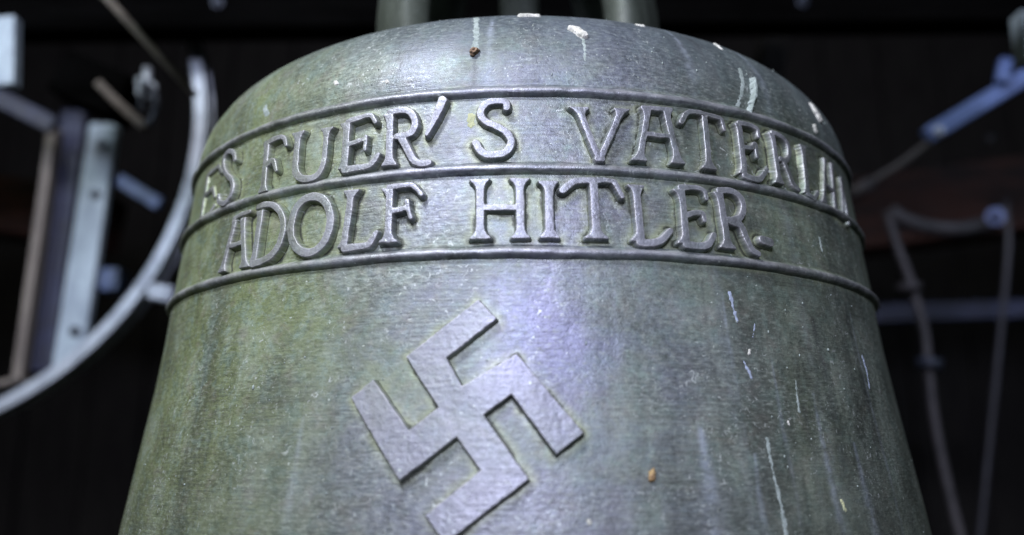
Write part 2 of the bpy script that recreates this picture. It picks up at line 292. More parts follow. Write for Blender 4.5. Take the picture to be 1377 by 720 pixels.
LETTERS = [('L', 'upper line, at the left edge of the bell',
  [('s', [(-57.22, 134.9), (-56.89, 119.0)], 1.2, (2.4, 2.4), (2.2, 0)), ('p', [(-56.89, 119.0), (-53.88, 116.4)], (1, 1))]),
 ('E', 'upper line, first letter before the S at the left edge',
  [('s', [(-53.06, 142.8), (-52.64, 117.4)], 1.3, (2.5, 0), (2.5, 0)), ('p', [(-52.65, 142.4), (-48.87, 143.2), (-47.34, 138.9)], (1, 0.8)),
   ('p', [(-52.8, 130.8), (-49.59, 131.8), (-48.41, 126.8)], (1, 0.9)), ('p', [(-52.71, 117.8), (-49.09, 117.6), (-47.72, 121.1)], (1.1, 0.8))]),
 ('S', 'upper line, left of the F',
  [('p',
    [(-42.23, 139.7), (-42.75, 143.3), (-44.44, 146.0), (-45.54, 143.9), (-45.37, 139.0), (-43.85, 133.3), (-42.04, 128.7), (-41.42, 123.7),
     (-41.83, 119.8), (-42.98, 117.7), (-44.6, 119.7), (-45.18, 123.3)],
    (1.0, 1.1))]),
 ('F', 'upper line, beginning the second word',
  [('s', [(-35.19, 142.0), (-34.55, 117.4)], 1.4, (2.0, 0), (2.8, 2.8)),
   ('p', [(-35.5, 142.2), (-33.95, 143.2), (-32.55, 143.2), (-31.91, 141.6), (-31.4, 138.2)], (1.2, 0.7)),
   ('p', [(-34.51, 131.0), (-33.73, 132.2), (-33.23, 130.8), (-32.59, 126.6)], (1.3, 0.7))]),
 ('U', 'upper line, between F and E',
  [('s', [(-29.38, 143.0), (-29.07, 125.7)], 1.5, (3.4, 3.2), (0, 0)),
   ('p', [(-29.07, 125.7), (-28.73, 122.2), (-27.82, 119.4), (-26.62, 118.5), (-25.52, 119.2), (-24.85, 122.0), (-24.59, 126.8)], (1.6, 1.1)),
   ('s', [(-24.7, 142.0), (-24.59, 126.8)], 1.2, (3.0, 3.0), (0, 0))]),
 ('E', 'upper line, between U and R',
  [('s', [(-21.78, 142.7), (-21.5, 120.6)], 1.6, (3.2, 0), (2.6, 0)),
   ('p', [(-21.68, 143.2), (-19.93, 144.2), (-18.72, 144.6), (-18.29, 143.7), (-17.82, 140.9)], (1.1, 0.7)),
   ('p', [(-21.43, 131.8), (-19.92, 132.8), (-19.22, 133.1)], (1, 0.9)), ('p', [(-18.95, 134.4), (-18.89, 128.4)], (0.8, 0.7)),
   ('p', [(-21.48, 119.9), (-19.76, 120.1), (-18.19, 120.3), (-17.56, 122.2), (-17.05, 125.1)], (1.5, 0.8))]),
 ('R', 'upper line, before the apostrophe',
  [('s', [(-15.93, 143.9), (-15.6, 119.7)], 1.5, (3.0, 0), (3.0, 3.0)),
   ('p', [(-16.04, 144.7), (-14.8, 145.2), (-13.84, 144.8), (-13.04, 142.4), (-12.6, 138.3), (-12.91, 134.6), (-13.62, 133.1), (-14.84, 132.9)],
    (1.2, 1.3)),
   ('p', [(-14.26, 132.3), (-13.62, 127.9), (-13.0, 123.6), (-12.31, 120.3), (-11.48, 119.2), (-10.68, 119.3)], (1.5, 1.2))]),
 ('apostrophe', 'upper line, slanting mark after the R', [('p', [(-9.34, 147.8), (-10.06, 139.9), (-11.04, 132.2)], (1.9, 0.8))]),
 ('S', 'upper line, standing alone between the two words',
  [('p',
    [(-1.59, 142.9), (-1.68, 145.7), (-2.73, 146.3), (-3.87, 145.6), (-4.56, 142.9), (-4.64, 139.7), (-4.01, 136.7), (-2.7, 134.3), (-1.67, 131.8),
     (-1.07, 128.3), (-1.24, 124.6), (-2.0, 121.9), (-3.78, 121.6), (-4.64, 123.6), (-5.18, 127.1)],
    (1.2, 1.35))]),
 ('V', 'upper line, beginning the last word',
  [('s', [(6.91, 143.7), (9.06, 120.5)], 1.35, (3.4, 4.2), (0, 0)), ('s', [(12.34, 144.1), (9.32, 120.5)], 1.25, (3.2, 3.0), (0, 0)),
   ('p', [(8.88, 119.8), (9.49, 119.9)], (1.0, 1.0))]),
 ('A', 'upper line, between V and T',
  [('s', [(15.65, 144.9), (13.95, 120.3)], 1.25, (2.5, 0), (3.0, 3.0)), ('s', [(18.0, 145.1), (18.95, 120.6)], 1.35, (0, 2.2), (3.0, 2.8)),
   ('p', [(14.99, 145.3), (18.62, 145.8)], (0.9, 0.9)), ('p', [(15.08, 133.0), (18.14, 132.8)], (0.95, 0.95))]),
 ('T', 'upper line, after the A',
  [('s', [(23.52, 145.4), (23.28, 120.1)], 1.3, (0, 0), (3.4, 3.4)),
   ('p', [(20.09, 140.9), (20.96, 145.5), (22.28, 146.9), (25.21, 146.1), (26.08, 145.2), (26.34, 140.6)], (1.0, 0.7))]),
 ('E', 'upper line, after the T',
  [('s', [(28.79, 144.8), (28.53, 120.4)], 1.4, (2.2, 0), (2.8, 0)),
   ('p', [(28.83, 145.5), (30.84, 145.5), (31.96, 144.4), (32.01, 140.8)], (1.0, 0.7)),
   ('p', [(28.83, 133.5), (30.35, 134.1), (31.11, 136.4), (31.15, 130.2)], (0.9, 0.7)),
   ('p', [(28.49, 119.5), (30.15, 118.8), (31.2, 119.8), (32.54, 125.0)], (1.3, 0.8))]),
 ('R', 'upper line, on the right side after the E',
  [('s', [(34.73, 144.3), (34.51, 119.4)], 1.3, (2.4, 0), (2.8, 2.8)),
   ('p', [(34.78, 145.1), (36.5, 144.2), (37.56, 141.7), (37.64, 136.5), (36.72, 132.4), (35.51, 132.2)], (1, 1.1)),
   ('p', [(36.08, 131.9), (36.74, 126.4), (37.25, 120.9), (38.34, 118.7)], (1.2, 1.1))]),
 ('L', 'upper line, on the right side after the R',
  [('s', [(41.48, 143.9), (40.5, 118.8)], 1.4, (2.4, 2.4), (2.6, 0)), ('p', [(40.47, 118.4), (41.97, 117.2), (43.31, 121.3)], (1.1, 0.8))]),
 ('A', 'upper line, near the right edge',
  [('s', [(48.52, 143.7), (45.18, 117.8)], 1.2, (2.0, 0), (2.4, 2.4)), ('s', [(50.65, 143.3), (48.6, 115.5)], 1.2, (0, 2.0), (2.4, 2.4)),
   ('p', [(46.64, 128.6), (49.17, 127.2)], (0.9, 0.9))]),
 ('N', 'upper line, last letter at the right edge',
  [('s', [(54.37, 138.4), (51.53, 114.7)], 1.3, (2.4, 2.0), (2.4, 2.4)), ('p', [(54.37, 138.4), (53.63, 113.6)], (1.2, 1.2))]),
 ('A', 'lower line, beginning the first word',
  [('s', [(-39.49, 106.6), (-40.75, 82.5)], 1.15, (2.0, 0), (2.4, 2.6)), ('s', [(-37.86, 106.6), (-35.84, 82.1)], 1.4, (0, 2.0), (3.2, 3.2)),
   ('p', [(-39.76, 107.9), (-38.2, 109.0), (-36.64, 109.1)], (1, 0.9)), ('p', [(-40.02, 94.3), (-37.45, 94.5)], (1, 1))]),
 ('D', 'lower line, between A and O',
  [('s', [(-34.1, 107.8), (-34.01, 83.9)], 1.4, (2.6, 0), (2.4, 0)),
   ('p',
    [(-34.79, 109.8), (-33.29, 110.3), (-31.72, 108.4), (-30.34, 103.8), (-29.66, 97.5), (-29.91, 90.4), (-30.87, 85.5), (-32.51, 83.2),
     (-34.2, 82.6)],
    (1.1, 1.5))]),
 ('O', 'lower line, round letter before the L',
  [('p',
    [(-28.56, 96.9), (-28.3, 104.0), (-27.34, 108.4), (-25.81, 109.8), (-24.21, 107.8), (-23.07, 102.5), (-22.71, 95.2), (-23.19, 88.4),
     (-24.29, 84.6), (-25.64, 84.0), (-27.06, 86.4), (-28.12, 91.3), (-28.56, 96.9)],
    (1.6, 1.6))]),
 ('L', 'lower line, between O and F',
  [('s', [(-20.17, 110.0), (-20.48, 84.5)], 1.4, (3.4, 3.2), (2.6, 0)),
   ('p', [(-20.37, 83.9), (-18.57, 84.2), (-17.47, 84.6), (-16.97, 86.6), (-16.5, 89.7)], (1.5, 0.9))]),
 ('F', 'lower line, ending the first word',
  [('s', [(-15.18, 108.7), (-14.95, 84.7)], 1.4, (3.2, 0), (3.6, 3.8)),
   ('p', [(-15.29, 109.3), (-13.65, 109.6), (-12.58, 109.6), (-11.93, 107.7), (-11.27, 104.7)], (1.1, 0.7)),
   ('p', [(-14.97, 98.4), (-13.63, 98.9), (-13.02, 99.4)], (1.1, 1.0)), ('p', [(-12.99, 102.4), (-12.74, 98.4), (-12.42, 95.0)], (0.9, 0.7))]),
 ('H', 'lower line, beginning the second word',
  [('s', [(-4.58, 110.5), (-4.46, 84.6)], 1.5, (3.6, 3.4), (3.8, 3.8)), ('s', [(-0.07, 110.5), (-0.03, 84.6)], 1.5, (3.6, 3.4), (3.2, 3.2)),
   ('p', [(-4.44, 98.1), (-0.09, 97.7)], (1.15, 1.15))]),
 ('I', 'lower line, after the H', [('s', [(3.17, 109.2), (3.17, 84.6)], 1.6, (3.8, 3.6), (3.4, 3.4))]),
 ('T', 'lower line, between I and L',
  [('s', [(8.29, 109.0), (8.37, 84.7)], 1.6, (0, 0), (4.2, 4.2)),
   ('p', [(4.72, 105.3), (5.58, 108.0), (6.35, 109.5), (8.39, 110.0), (10.46, 110.0), (10.95, 108.1), (11.55, 103.3)], (1.3, 0.75))]),
 ('L', 'lower line, after the T',
  [('s', [(13.34, 109.0), (13.42, 84.5)], 1.5, (3.4, 3.2), (3.6, 0)),
   ('p', [(13.32, 83.8), (14.62, 83.8), (15.71, 85.0), (16.39, 87.1), (17.1, 89.9)], (1.4, 1.0))]),
 ('E', 'lower line, with a white splash on its foot',
  [('s', [(18.95, 108.3), (18.87, 84.5)], 1.4, (3.4, 0), (3.4, 0)),
   ('p', [(18.8, 109.4), (20.37, 110.0), (21.56, 109.8), (22.12, 108.5), (22.21, 105.5)], (1.1, 0.7)),
   ('p', [(19.36, 97.1), (20.57, 98.7), (21.45, 98.5), (21.59, 95.5)], (1.0, 0.8)),
   ('p', [(18.85, 84.0), (20.55, 83.9), (21.75, 85.0), (22.6, 89.3)], (1.5, 1.1))]),
 ('R', 'lower line, last letter before the full stop',
  [('s', [(24.23, 109.4), (24.43, 84.3)], 1.5, (2.8, 0), (3.6, 3.4)),
   ('p', [(24.17, 110.4), (25.8, 110.9), (27.07, 109.4), (27.61, 105.2), (27.08, 100.1), (26.08, 97.6), (24.88, 97.1)], (1.2, 1.3)),
   ('p', [(25.39, 96.7), (26.74, 95.2), (27.34, 89.4), (27.9, 85.0), (28.84, 83.3)], (1.5, 1.1))]),
 ('full_stop', 'lower line, small square mark ending the line', [('p', [(29.91, 90.2), (31.09, 89.7)], (1.9, 1.9))])]
EMBLEM = [(-11.99, 36.9), (-4.51, 59.3), (-2.54, 51.3), (-7.69, 36.0), (-5.97, 25.1), (-0.49, 37.4), (5.93, 7.3), (3.25, -0.6), (-1.02, 21.7), (-3.75, 14.0),
 (0.6, -9.3), (-7.0, -31.2), (-9.04, -21.9), (-3.92, -6.1), (-6.3, 5.9), (-11.71, -9.8), (-17.65, 21.4), (-15.34, 28.3), (-11.13, 8.6),
 (-8.27, 17.0)]
MARKS = [('white', [(7.18, 187.7), (7.9, 186.0), (8.47, 183.2)], (1.6, 2.2), 1.3), ('pale', [(8.41, 182.1), (8.44, 176.1), (8.3, 168.2)], (0.8, 0.3), 0.2),
 ('pale', [(32.35, 178.7), (31.68, 169.9), (29.84, 155.6)], (1.0, 0.9), 0.12),
 ('pale', [(33.78, 172.7), (33.01, 163.6), (31.53, 153.1)], (0.7, 0.4), 0.08),
 ('white', [(50.24, 176.1), (50.29, 172.4), (50.78, 169.4)], (1.4, 2.4), 0.9), ('white', [(47.7, 160.9), (47.96, 158.7)], (1.2, 0.9), 0.7),
 ('white', [(0.19, 201.5), (2.77, 201.5)], (1.2, 0.9), 0.9), ('white', [(19.35, 200.0), (18.49, 200.3)], (0.8, 0.7), 0.5),
 ('white', [(32.37, 197.6), (31.95, 192.8)], (0.7, 0.7), 0.5), ('white', [(19.51, 84.0), (20.65, 84.0), (21.42, 84.0)], (0.5, 1.0), 0.9),
 ('blue', [(24.55, 65.6), (24.91, 57.5), (25.02, 53.1)], (0.5, 0.35), 0.15), ('blue', [(27.64, 53.4), (27.0, 47.3)], (0.35, 0.4), 0.15),
 ('white', [(26.27, 41.5), (26.1, 40.3)], (0.35, 0.3), 0.3), ('blue', [(25.13, 37.1), (25.79, 30.8)], (0.5, 0.5), 0.15),
 ('pale', [(26.58, 5.7), (26.54, -2.8), (26.7, -12.7), (26.87, -22.3), (26.77, -31.7)], (0.12, 0.45), 0.05),
 ('blue', [(49.12, 44.7), (49.47, 37.8), (48.95, 29.3)], (0.5, 0.5), 0.15), ('white', [(30.02, 12.3), (30.09, 11.7)], (0.35, 0.3), 0.3),
 ('yellow', [(35.96, -19.0), (36.33, -23.1)], (0.5, 0.6), 0.3), ('pale', [(32.09, 17.2), (32.26, 24.0), (32.46, 29.6)], (0.35, 0.15), 0.1),
 ('pale', [(42.98, 99.1), (42.91, 92.8)], (0.6, 0.5), 0.15), ('white', [(-24.93, 166.6), (-24.6, 165.2)], (0.5, 0.4), 0.5),
 ('white', [(6.17, -23.6), (6.3, -24.1)], (0.3, 0.3), 0.3), ('pale', [(-6.64, 201.4), (-5.72, 184.2), (-5.75, 175.0)], (1.4, 1.2), 0.12),
 ('yellow', [(-5.87, 141.0), (-5.94, 137.5)], (1.6, 1.4), 0.15), ('pale', [(23.79, 122.1), (24.36, 120.2)], (1.0, 1.2), 0.3),
 ('white', [(-17.14, 161.9), (-17.03, 161.4)], (0.5, 0.5), 0.3), ('pale', [(-38.02, 163.9), (-37.23, 160.3)], (1.2, 1.2), 0.1)]


# strokes in unrolled millimetres -> list of (x0,y0,x1,y1,w0,w1) capsules, x = angle*R, y = arc length
RR = .2065
def to_xy(p): return (math.radians(p[0])*RR*1000, float(ell_of_h(p[1]/1000))*1000)
def capsules(strokes):
    out = []
    for s in strokes:
        pts = [to_xy(p) for p in s[1]]
        if s[0] == 'p':
            w0, w1 = s[2]; L = [0]
            for a, b in zip(pts, pts[1:]): L.append(L[-1]+math.dist(a, b))
            if len(pts) > 3:                 # smooth the polyline
                v = [(p.x, p.y) for p in catmull([(a, b, 0) for a, b in pts], 4)]
                pts = v; L = [0]
                for a, b in zip(pts, pts[1:]): L.append(L[-1]+math.dist(a, b))
            for i in range(len(pts)-1):
                q0, q1 = L[i]/L[-1], L[i+1]/L[-1]
                out.append((*pts[i], *pts[i+1], w0+(w1-w0)*q0, w0+(w1-w0)*q1))
        else:
            wd = s[2]; a, b = pts; dx, dy = b[0]-a[0], b[1]-a[1]; L = math.hypot(dx, dy); dx /= L; dy /= L
            side = {1: [], -1: []}                    # chiselled outline: flat foot, flared wedge, plain shaft
            for (px, py), (l, r), sg in ((a, s[3], 1), (b, s[4], -1)):
                for k, e in ((-1, l), (1, r)):
                    e = e*1.10 if e else wd
                    q = [(0., e), (.75, e*.93), (1.7, wd+(e-wd)*.45), (3.4, wd+(e-wd)*.10), (5.2, wd)]
                    side[k] += [(px+dx*sg*t_+k*ww, py+dy*sg*t_) for t_, ww in (q if sg > 0 else q[::-1])]
            out.append(('poly', side[-1]+side[1][::-1]))
    return out
def cap_box(caps, m):
    xs, ys = [], []
    for c in caps:
        if c[0] == 'poly': xs += [p[0] for p in c[1]]; ys += [p[1] for p in c[1]]
        else: xs += [c[0], c[2]]; ys += [c[1], c[3]]
    return (min(xs)-m, min(ys)-m, max(xs)+m, max(ys)+m)
def sdf_caps(X, Y, caps, k=.45):
    D = np.full(X.shape, 1e3)
    for cc in caps:
        if cc[0] == 'poly': d = sdf_poly(X, Y, cc[1])
        else:
            x0, y0, x1, y1, w0, w1 = cc
            dx, dy = x1-x0, y1-y0; q = np.clip(((X-x0)*dx+(Y-y0)*dy)/(dx*dx+dy*dy+1e-9), 0, 1)
            d = np.hypot(X-x0-q*dx, Y-y0-q*dy)-(w0+(w1-w0)*q)
        h = np.clip(.5+.5*(D-d)/k, 0, 1); D = D*(1-h)+d*h-k*h*(1-h)
    return D
def sdf_poly(X, Y, P):
    n = len(P); D = np.full(X.shape, 1e9); ins = np.zeros(X.shape, bool)
    for i in range(n):
        (ax, ay), (bx, by) = P[i], P[(i+1) % n]
        ex, ey = bx-ax, by-ay; q = np.clip(((X-ax)*ex+(Y-ay)*ey)/(ex*ex+ey*ey), 0, 1)
        D = np.minimum(D, np.hypot(X-ax-q*ex, Y-ay-q*ey))
        c = ((ay > Y) != (by > Y)) & (X < (bx-ax)*(Y-ay)/(by-ay+1e-12)+ax); ins ^= c
    return np.where(ins, -D, D)
def vnoise(X, Y, scale, seed=0):
    """cheap smooth value noise on a grid, about -1..1"""
    g = np.random.default_rng(seed).uniform(-1, 1, (97, 97)); x = X/scale+31.3; y = Y/scale+17.7
    xi = np.floor(x).astype(int); yi = np.floor(y).astype(int); fx = x-xi; fy = y-yi
    fx = fx*fx*(3-2*fx); fy = fy*fy*(3-2*fy)
    a = g[xi % 97, yi % 97]; b = g[(xi+1) % 97, yi % 97]; c = g[xi % 97, (yi+1) % 97]; d = g[(xi+1) % 97, (yi+1) % 97]
    return (a*(1-fx)+b*fx)*(1-fy)+(c*(1-fx)+d*fx)*fy
def relief_patch(name, sdf, box, step, H, flank, mat, parent, seed=0, dome=.0, rough=.0, edge=.12, base=-.45, rot=0., relk=1.):
    """raised cast patch: height field over the unrolled bell surface, trimmed to its outline"""
    x0, y0, x1, y1 = box
    if rot:
        cx, cy = (x0+x1)/2, (y0+y1)/2; c, s = math.cos(rot), math.sin(rot); e = max(x1-x0, y1-y0)*.62
        gx, gy = np.meshgrid(np.arange(-e, e, step), np.arange(-e, e, step)); X = cx+gx*c-gy*s; Y = cy+gx*s+gy*c
    else: X, Y = np.meshgrid(np.arange(x0, x1, step), np.arange(y0, y1, step))
    d = sdf(X, Y)+edge*vnoise(X, Y, 2.3, seed+1)+edge*.5*vnoise(X, Y, .9, seed+2)
    t = np.clip(1-d/flank, -1, 1)                                   # 1 on top, 0 at the foot
    f = np.where(t > 0, t*t*(3-2*t)*.3+t*.7, t*.6)
    inner = np.clip(-d/2.2, 0, 1)
    hgt = H*f+dome*inner*(2-inner)+rough*np.clip(t, 0, 1)*(vnoise(X, Y, 1.6, seed+3)+.6*vnoise(X, Y, .7, seed+4)+vnoise(X, Y, 6., seed+5))
    hgt = np.maximum(hgt, base)
    P = surf(X/1000/RR, Y/1000, hgt/1000)
    ny, nx = X.shape; idx = np.arange(nx*ny).reshape(ny, nx)
    q = np.stack([idx[:-1, :-1], idx[:-1, 1:], idx[1:, 1:], idx[1:, :-1]], -1).reshape(-1, 4)
    hv = hgt.ravel(); keep = hv[q].max(1) > base+.08; q = q[keep]
    u, inv = np.unique(q, return_inverse=True)
    rel = np.clip((f.ravel()[u]-.75)/.25, 0, 1)*relk; fu = f.ravel()[u]
    return mesh_np(name, P.reshape(-1, 3)[u], inv.reshape(-1, 4), mat, parent, {'relief': rel, 'crust_shade': np.clip(.95-fu*2.2, 0, 1), 'run': np.zeros(len(u)), 'edge': np.exp(-((d.ravel()[u]-.02)/.38)**2)*np.clip(.65+.6*vnoise(X, Y, 3.1, seed+6).ravel()[u], 0, 1)})

# ------------------------------------------------------------------ the bell
bell = empty('church_bell', (0, 0, Z0))
tag(bell, 'large green patinated bronze bell with raised inscription bands and emblem, filling the picture', 'bell')

all_caps = []
for ch, lab, st in LETTERS[1:]: all_caps += capsules(st)
EPOLY = [to_xy(p) for p in EMBLEM]

def bell_body():
    a = np.concatenate([np.radians(np.arange(-100, 100, .26)), np.radians(np.arange(100, 260, 3.))])
    lv = np.concatenate([np.arange(0, ell_of_h(-.06), .006), np.arange(ell_of_h(-.06), ell_of_h(.2125), .0009), np.linspace(ell_of_h(.2127), ELL[-1], 60)])
    A, Lm = np.meshgrid(a, lv)
    X, Y = A*RR*1000, Lm*1000
    front = (np.abs(A) < 1.75)
    u = np.where(front, .10*vnoise(X, Y, 22, 5)+.06*vnoise(X, Y, 7, 6), 0.)
    D = np.full(A.shape, 99.)
    for c in all_caps:
        bx = cap_box([c], 7)
        ix = np.where((a*RR*1000 > bx[0]) & (a*RR*1000 < bx[2]))[0]; iy = np.where((lv*1000 > bx[1]) & (lv*1000 < bx[3]))[0]
        if len(ix) and len(iy):
            sl = np.ix_(iy, ix); D[sl] = np.minimum(D[sl], sdf_caps(X[sl], Y[sl], [c]))
    for h in (H1, H2, H3): D = np.minimum(D, np.abs(Y-float(ell_of_h(h))*1000)+.5)
    D = np.minimum(D, np.abs(sdf_poly(X, Y, EPOLY))+.6)
    crust_shade = np.clip(1-(D-1.1)/4.0, 0, 1)**1.2*np.clip(.72+.6*vnoise(X, Y, 9, 11)+.35*vnoise(X, Y, 2.5, 12), 0, 1)
    # dark wet runs with a shape of their own
    run = np.zeros(A.shape)
    for (ad, h0, h1, wmm, k) in RUNS:
        q = np.clip((h0-np.interp(Lm, ELL, PR[:, 1])*1000)/(h0-h1), 0, 1)
        inside = np.interp(Lm, ELL, PR[:, 1])*1000 < h0
        cx = math.radians(ad)*RR*1000+1.2*vnoise(Y*0, Y, 18, int(abs(ad)*10)+3)
        ww = wmm*(.35+.65*np.minimum(q*2, 1))
        run = np.maximum(run, k*inside*np.exp(-((X-cx)/ww)**2)*np.clip(1.3-q, 0, 1)*np.clip(.7+.5*vnoise(X, Y, 3.5, 31), 0, 1))
    wash = np.zeros(A.shape); HH = np.interp(Lm, ELL, PR[:, 1])*1000
    for (ad, h0, h1, wmm, k) in WASH:
        q = np.clip((h0-HH)/(h0-h1), 0, 1); cx = math.radians(ad)*RR*1000+1.0*vnoise(Y*0, Y, 22, int(abs(ad)*10)+5)
        ww = wmm*(.25+.75*np.minimum(q*1.6, 1))
        wash = np.maximum(wash, k*(HH < h0)*np.exp(-((X-cx)/ww)**2)*np.clip(1.25-q, 0, 1)*np.clip(.75+.6*vnoise(X, Y, 2.5, 51)+.3*vnoise(X, Y, .9, 52), 0, 1))
    P = surf(A, Lm, u/1000)
    ny, nx = A.shape; idx = np.arange(nx*ny).reshape(ny, nx); idr = np.concatenate([idx, idx[:, :1]], 1)
    q = np.stack([idr[:-1, :-1], idr[:-1, 1:], idr[1:, 1:], idr[1:, :-1]], -1).reshape(-1, 4)
    o = mesh_np('bell_body', P.reshape(-1, 3), q, BRONZE, bell, {'crust_shade': crust_shade, 'run': run, 'relief': 0*crust_shade, 'wash': wash})
    # inner wall, so that the bell is hollow with a thick sound bow
    bm = bmesh.new(); prof = [(PR[0, 0], PR[0, 1]), (PR[0, 0]-.006, PR[0, 1]-.008), (PR[0, 0]-.022, PR[0, 1]+.004)]
    for i in range(6, iH1, 8): prof.append((PR[i, 0]-.018, PR[i, 1]))
    prof += [(.11, .192), (.001, .200)]
    rings = [[bm.verts.new((r*math.sin(t), -r*math.cos(t), h)) for t in [2*math.pi*k/96 for k in range(96)]] for r, h in prof]
    for p, r in zip(rings, rings[1:]):
        for j in range(96): bm.faces.new((p[j], r[j], r[(j+1) % 96], p[(j+1) % 96]))
    obj('inner_wall', bm, BRONZE, bell, True)
RUNS = [(-5.8, 171, 150, 1.6, .8), (26, 200, 150, 5, .7), (43, 207, 150, 7, 1.), (38, 60, -60, 5, .75), (33, 40, -60, 3, .6), (47, 70, -60, 4, .6),
        (21, 72, -60, 1.6, .5), (15, 10, -60, 3, .35), (-42, 60, -40, 1.2, .5), (-38, 30, -60, 2.0, .35), (52, 195, 120, 4, .7), (30, 100, 60, 3, .4)]
WASH = [(18.5, 12, -60, 4.5, 1.), (24.5, 0, -60, 2.2, .7), (35, 25, -60, 2.6, .8), (41, 5, -60, 3.5, .8), (29, 40, -20, 1.0, .7), (23.5, 70, 20, 1.1, .9),
        (23, 200, 158, 2.4, .9), (36, 196, 158, 3.0, .6), (-3.8, 200, 176, 1.5, 1.0), (48, 65, -30, 1.3, .8), (-30, 150, 60, 3, .4), (-24, 20, -50, 2., .4), (10, 70, 30, 1.0, .5)]
bell_body()

# three moulded bands
def band(h, seed):
    sec = [(3.5, -.5), (3.2, .25), (2.5, .75), (1.9, 1.5), (1.1, 2.35), (.2, 2.75), (-.8, 2.6), (-1.6, 1.9), (-2.1, 1.0), (-2.5, .1), (-2.8, -.5)]
    a = np.concatenate([np.radians(np.arange(-100, 100, .4)), np.radians(np.arange(100, 260, 3.))])
    l0 = float(ell_of_h(h)); X = a*RR*1000; V = []
    for dh, u in sec:
        dl = (dh*(1+.10*vnoise(X, X*0+dh*.3, 9, seed))+.22*vnoise(X, X*0, 14, seed+1))/1000
        uu = (u*(1+.10*vnoise(X, X*0+dh, 6, seed+2))+.10*vnoise(X, X*0+dh*2, 2., seed+3)*(u > 0))/1000
        V.append(surf(a, l0+dl, uu))
    V = np.array(V); n = len(a); m = len(sec); idx = np.arange(n*m).reshape(m, n); idr = np.concatenate([idx, idx[:, :1]], 1)
    q = np.stack([idr[:-1, :-1], idr[1:, :-1], idr[1:, 1:], idr[:-1, 1:]], -1).reshape(-1, 4)[:, ::-1]
    rel = np.repeat(np.array([max(0, (s[1]-1.4)/1.3)*.8 for s in sec])[:, None], n, 1)
    mesh_np('raised_band', V.reshape(-1, 3), q, BRONZE, bell, {'relief': rel, 'crust_shade': rel*0, 'run': rel*0, 'edge': np.repeat(np.array([.55 if .1 < s_[0] < 2.0 else 0. for s_ in sec])[:, None], n, 1)*np.clip(.6+.8*vnoise(X, X*0, 5., seed+8), 0, 1)[None, :]})  # edge paints light along the upper side of the bead only
for i, h in enumerate((H1, H2, H3)): band(h, 40+i*7)

# raised letters: one part each
for i, (ch, lab, st) in enumerate(LETTERS[1:]):
    caps = capsules(st)
    o = relief_patch('raised_letter', lambda X, Y: sdf_caps(X, Y, caps)-.06, cap_box(caps, 4), .18, (1.1 if i == 0 else 2.1 if i in (14, 15) else 3.5)*(1+.08*math.sin(i*2.3)), .95, BRONZE, bell,
                     seed=100+i*9, dome=.12, rough=.05, edge=.14)
    o['label'] = ('raised bronze letter '+ch if len(ch) == 1 else 'raised bronze '+ch.replace('_', ' '))+', '+lab
# raised emblem
ex = [p[0] for p in EPOLY]; ey = [p[1] for p in EPOLY]
D_, A_ = EPOLY[0], EPOLY[1]
o = relief_patch('raised_emblem', lambda X, Y: sdf_poly(X, Y, EPOLY)+.1, (min(ex)-2, min(ey)-2, max(ex)+2, max(ey)+2), .25, 3.8, .65, BRONZE, bell,
                 seed=900, dome=.0, rough=.05, edge=.13, relk=.85, rot=math.atan2(A_[1]-D_[1], A_[0]-D_[0]))
o['label'] = 'raised swastika on the waist of the bell, its lowest arm cut by the frame'

# bird lime, runs and lichen on the metal
for i, (kind, pts, w_, Hh) in enumerate(MARKS):
    caps = capsules([('p', pts, w_)])
    on_ring = any(abs(p[1]-h*1000) < 3.2 for p in pts for h in (H1, H2, H3)); lift = 2.4 if on_ring else 0
    low = kind != 'white' or Hh < .35
    relief_patch({'white': 'bird_dropping', 'pale': 'pale_run', 'blue': 'pale_run', 'yellow': 'lichen_spot'}[kind],
                 lambda X, Y: sdf_caps(X, Y, caps)+(.30*vnoise(X, Y, .8, i) if kind == 'white' else .10+.42*vnoise(X, Y, 1.1, i)+.2*vnoise(X, Y, .5, i+1)), cap_box(caps, 4), .2, Hh+lift, (.28 if low else .5)+lift*.35,
                 {'white': LIME, 'pale': PALE, 'blue': BLUE, 'yellow': YELLOW}[kind], bell, seed=400+i*5, dome=Hh*.4, rough=.05 if low else .18, edge=.32, base=-.1)
# fine spatter: many tiny specks joined in one part
def spatter():
    bm = bmesh.new(); r = random.Random(3)
    for _ in range(110):
        a = math.radians(r.gauss(8, 30)); h = r.choice([r.uniform(-.05, .07), r.uniform(-.05, .075), r.uniform(.16, .205)])
        if abs(a) > 1.2: continue
        p = surf(np.array(a), np.array(float(ell_of_h(h))), np.array(.00012)); s = r.uniform(.00018, .0004)*(1.5 if r.random() < .08 else 1)
        q = bmesh.ops.create_icosphere(bm, subdivisions=1, radius=s)['verts']
        st = r.uniform(1, 2.6)
        for v in q: v.co.z *= st; v.co += Vector(p)+Vector((r.uniform(-1, 1), 0, r.uniform(-1, 1)))*s*.25
    o = obj('lime_spatter', bm, PALE, bell, True); o['kind'] = 'stuff'
spatter()

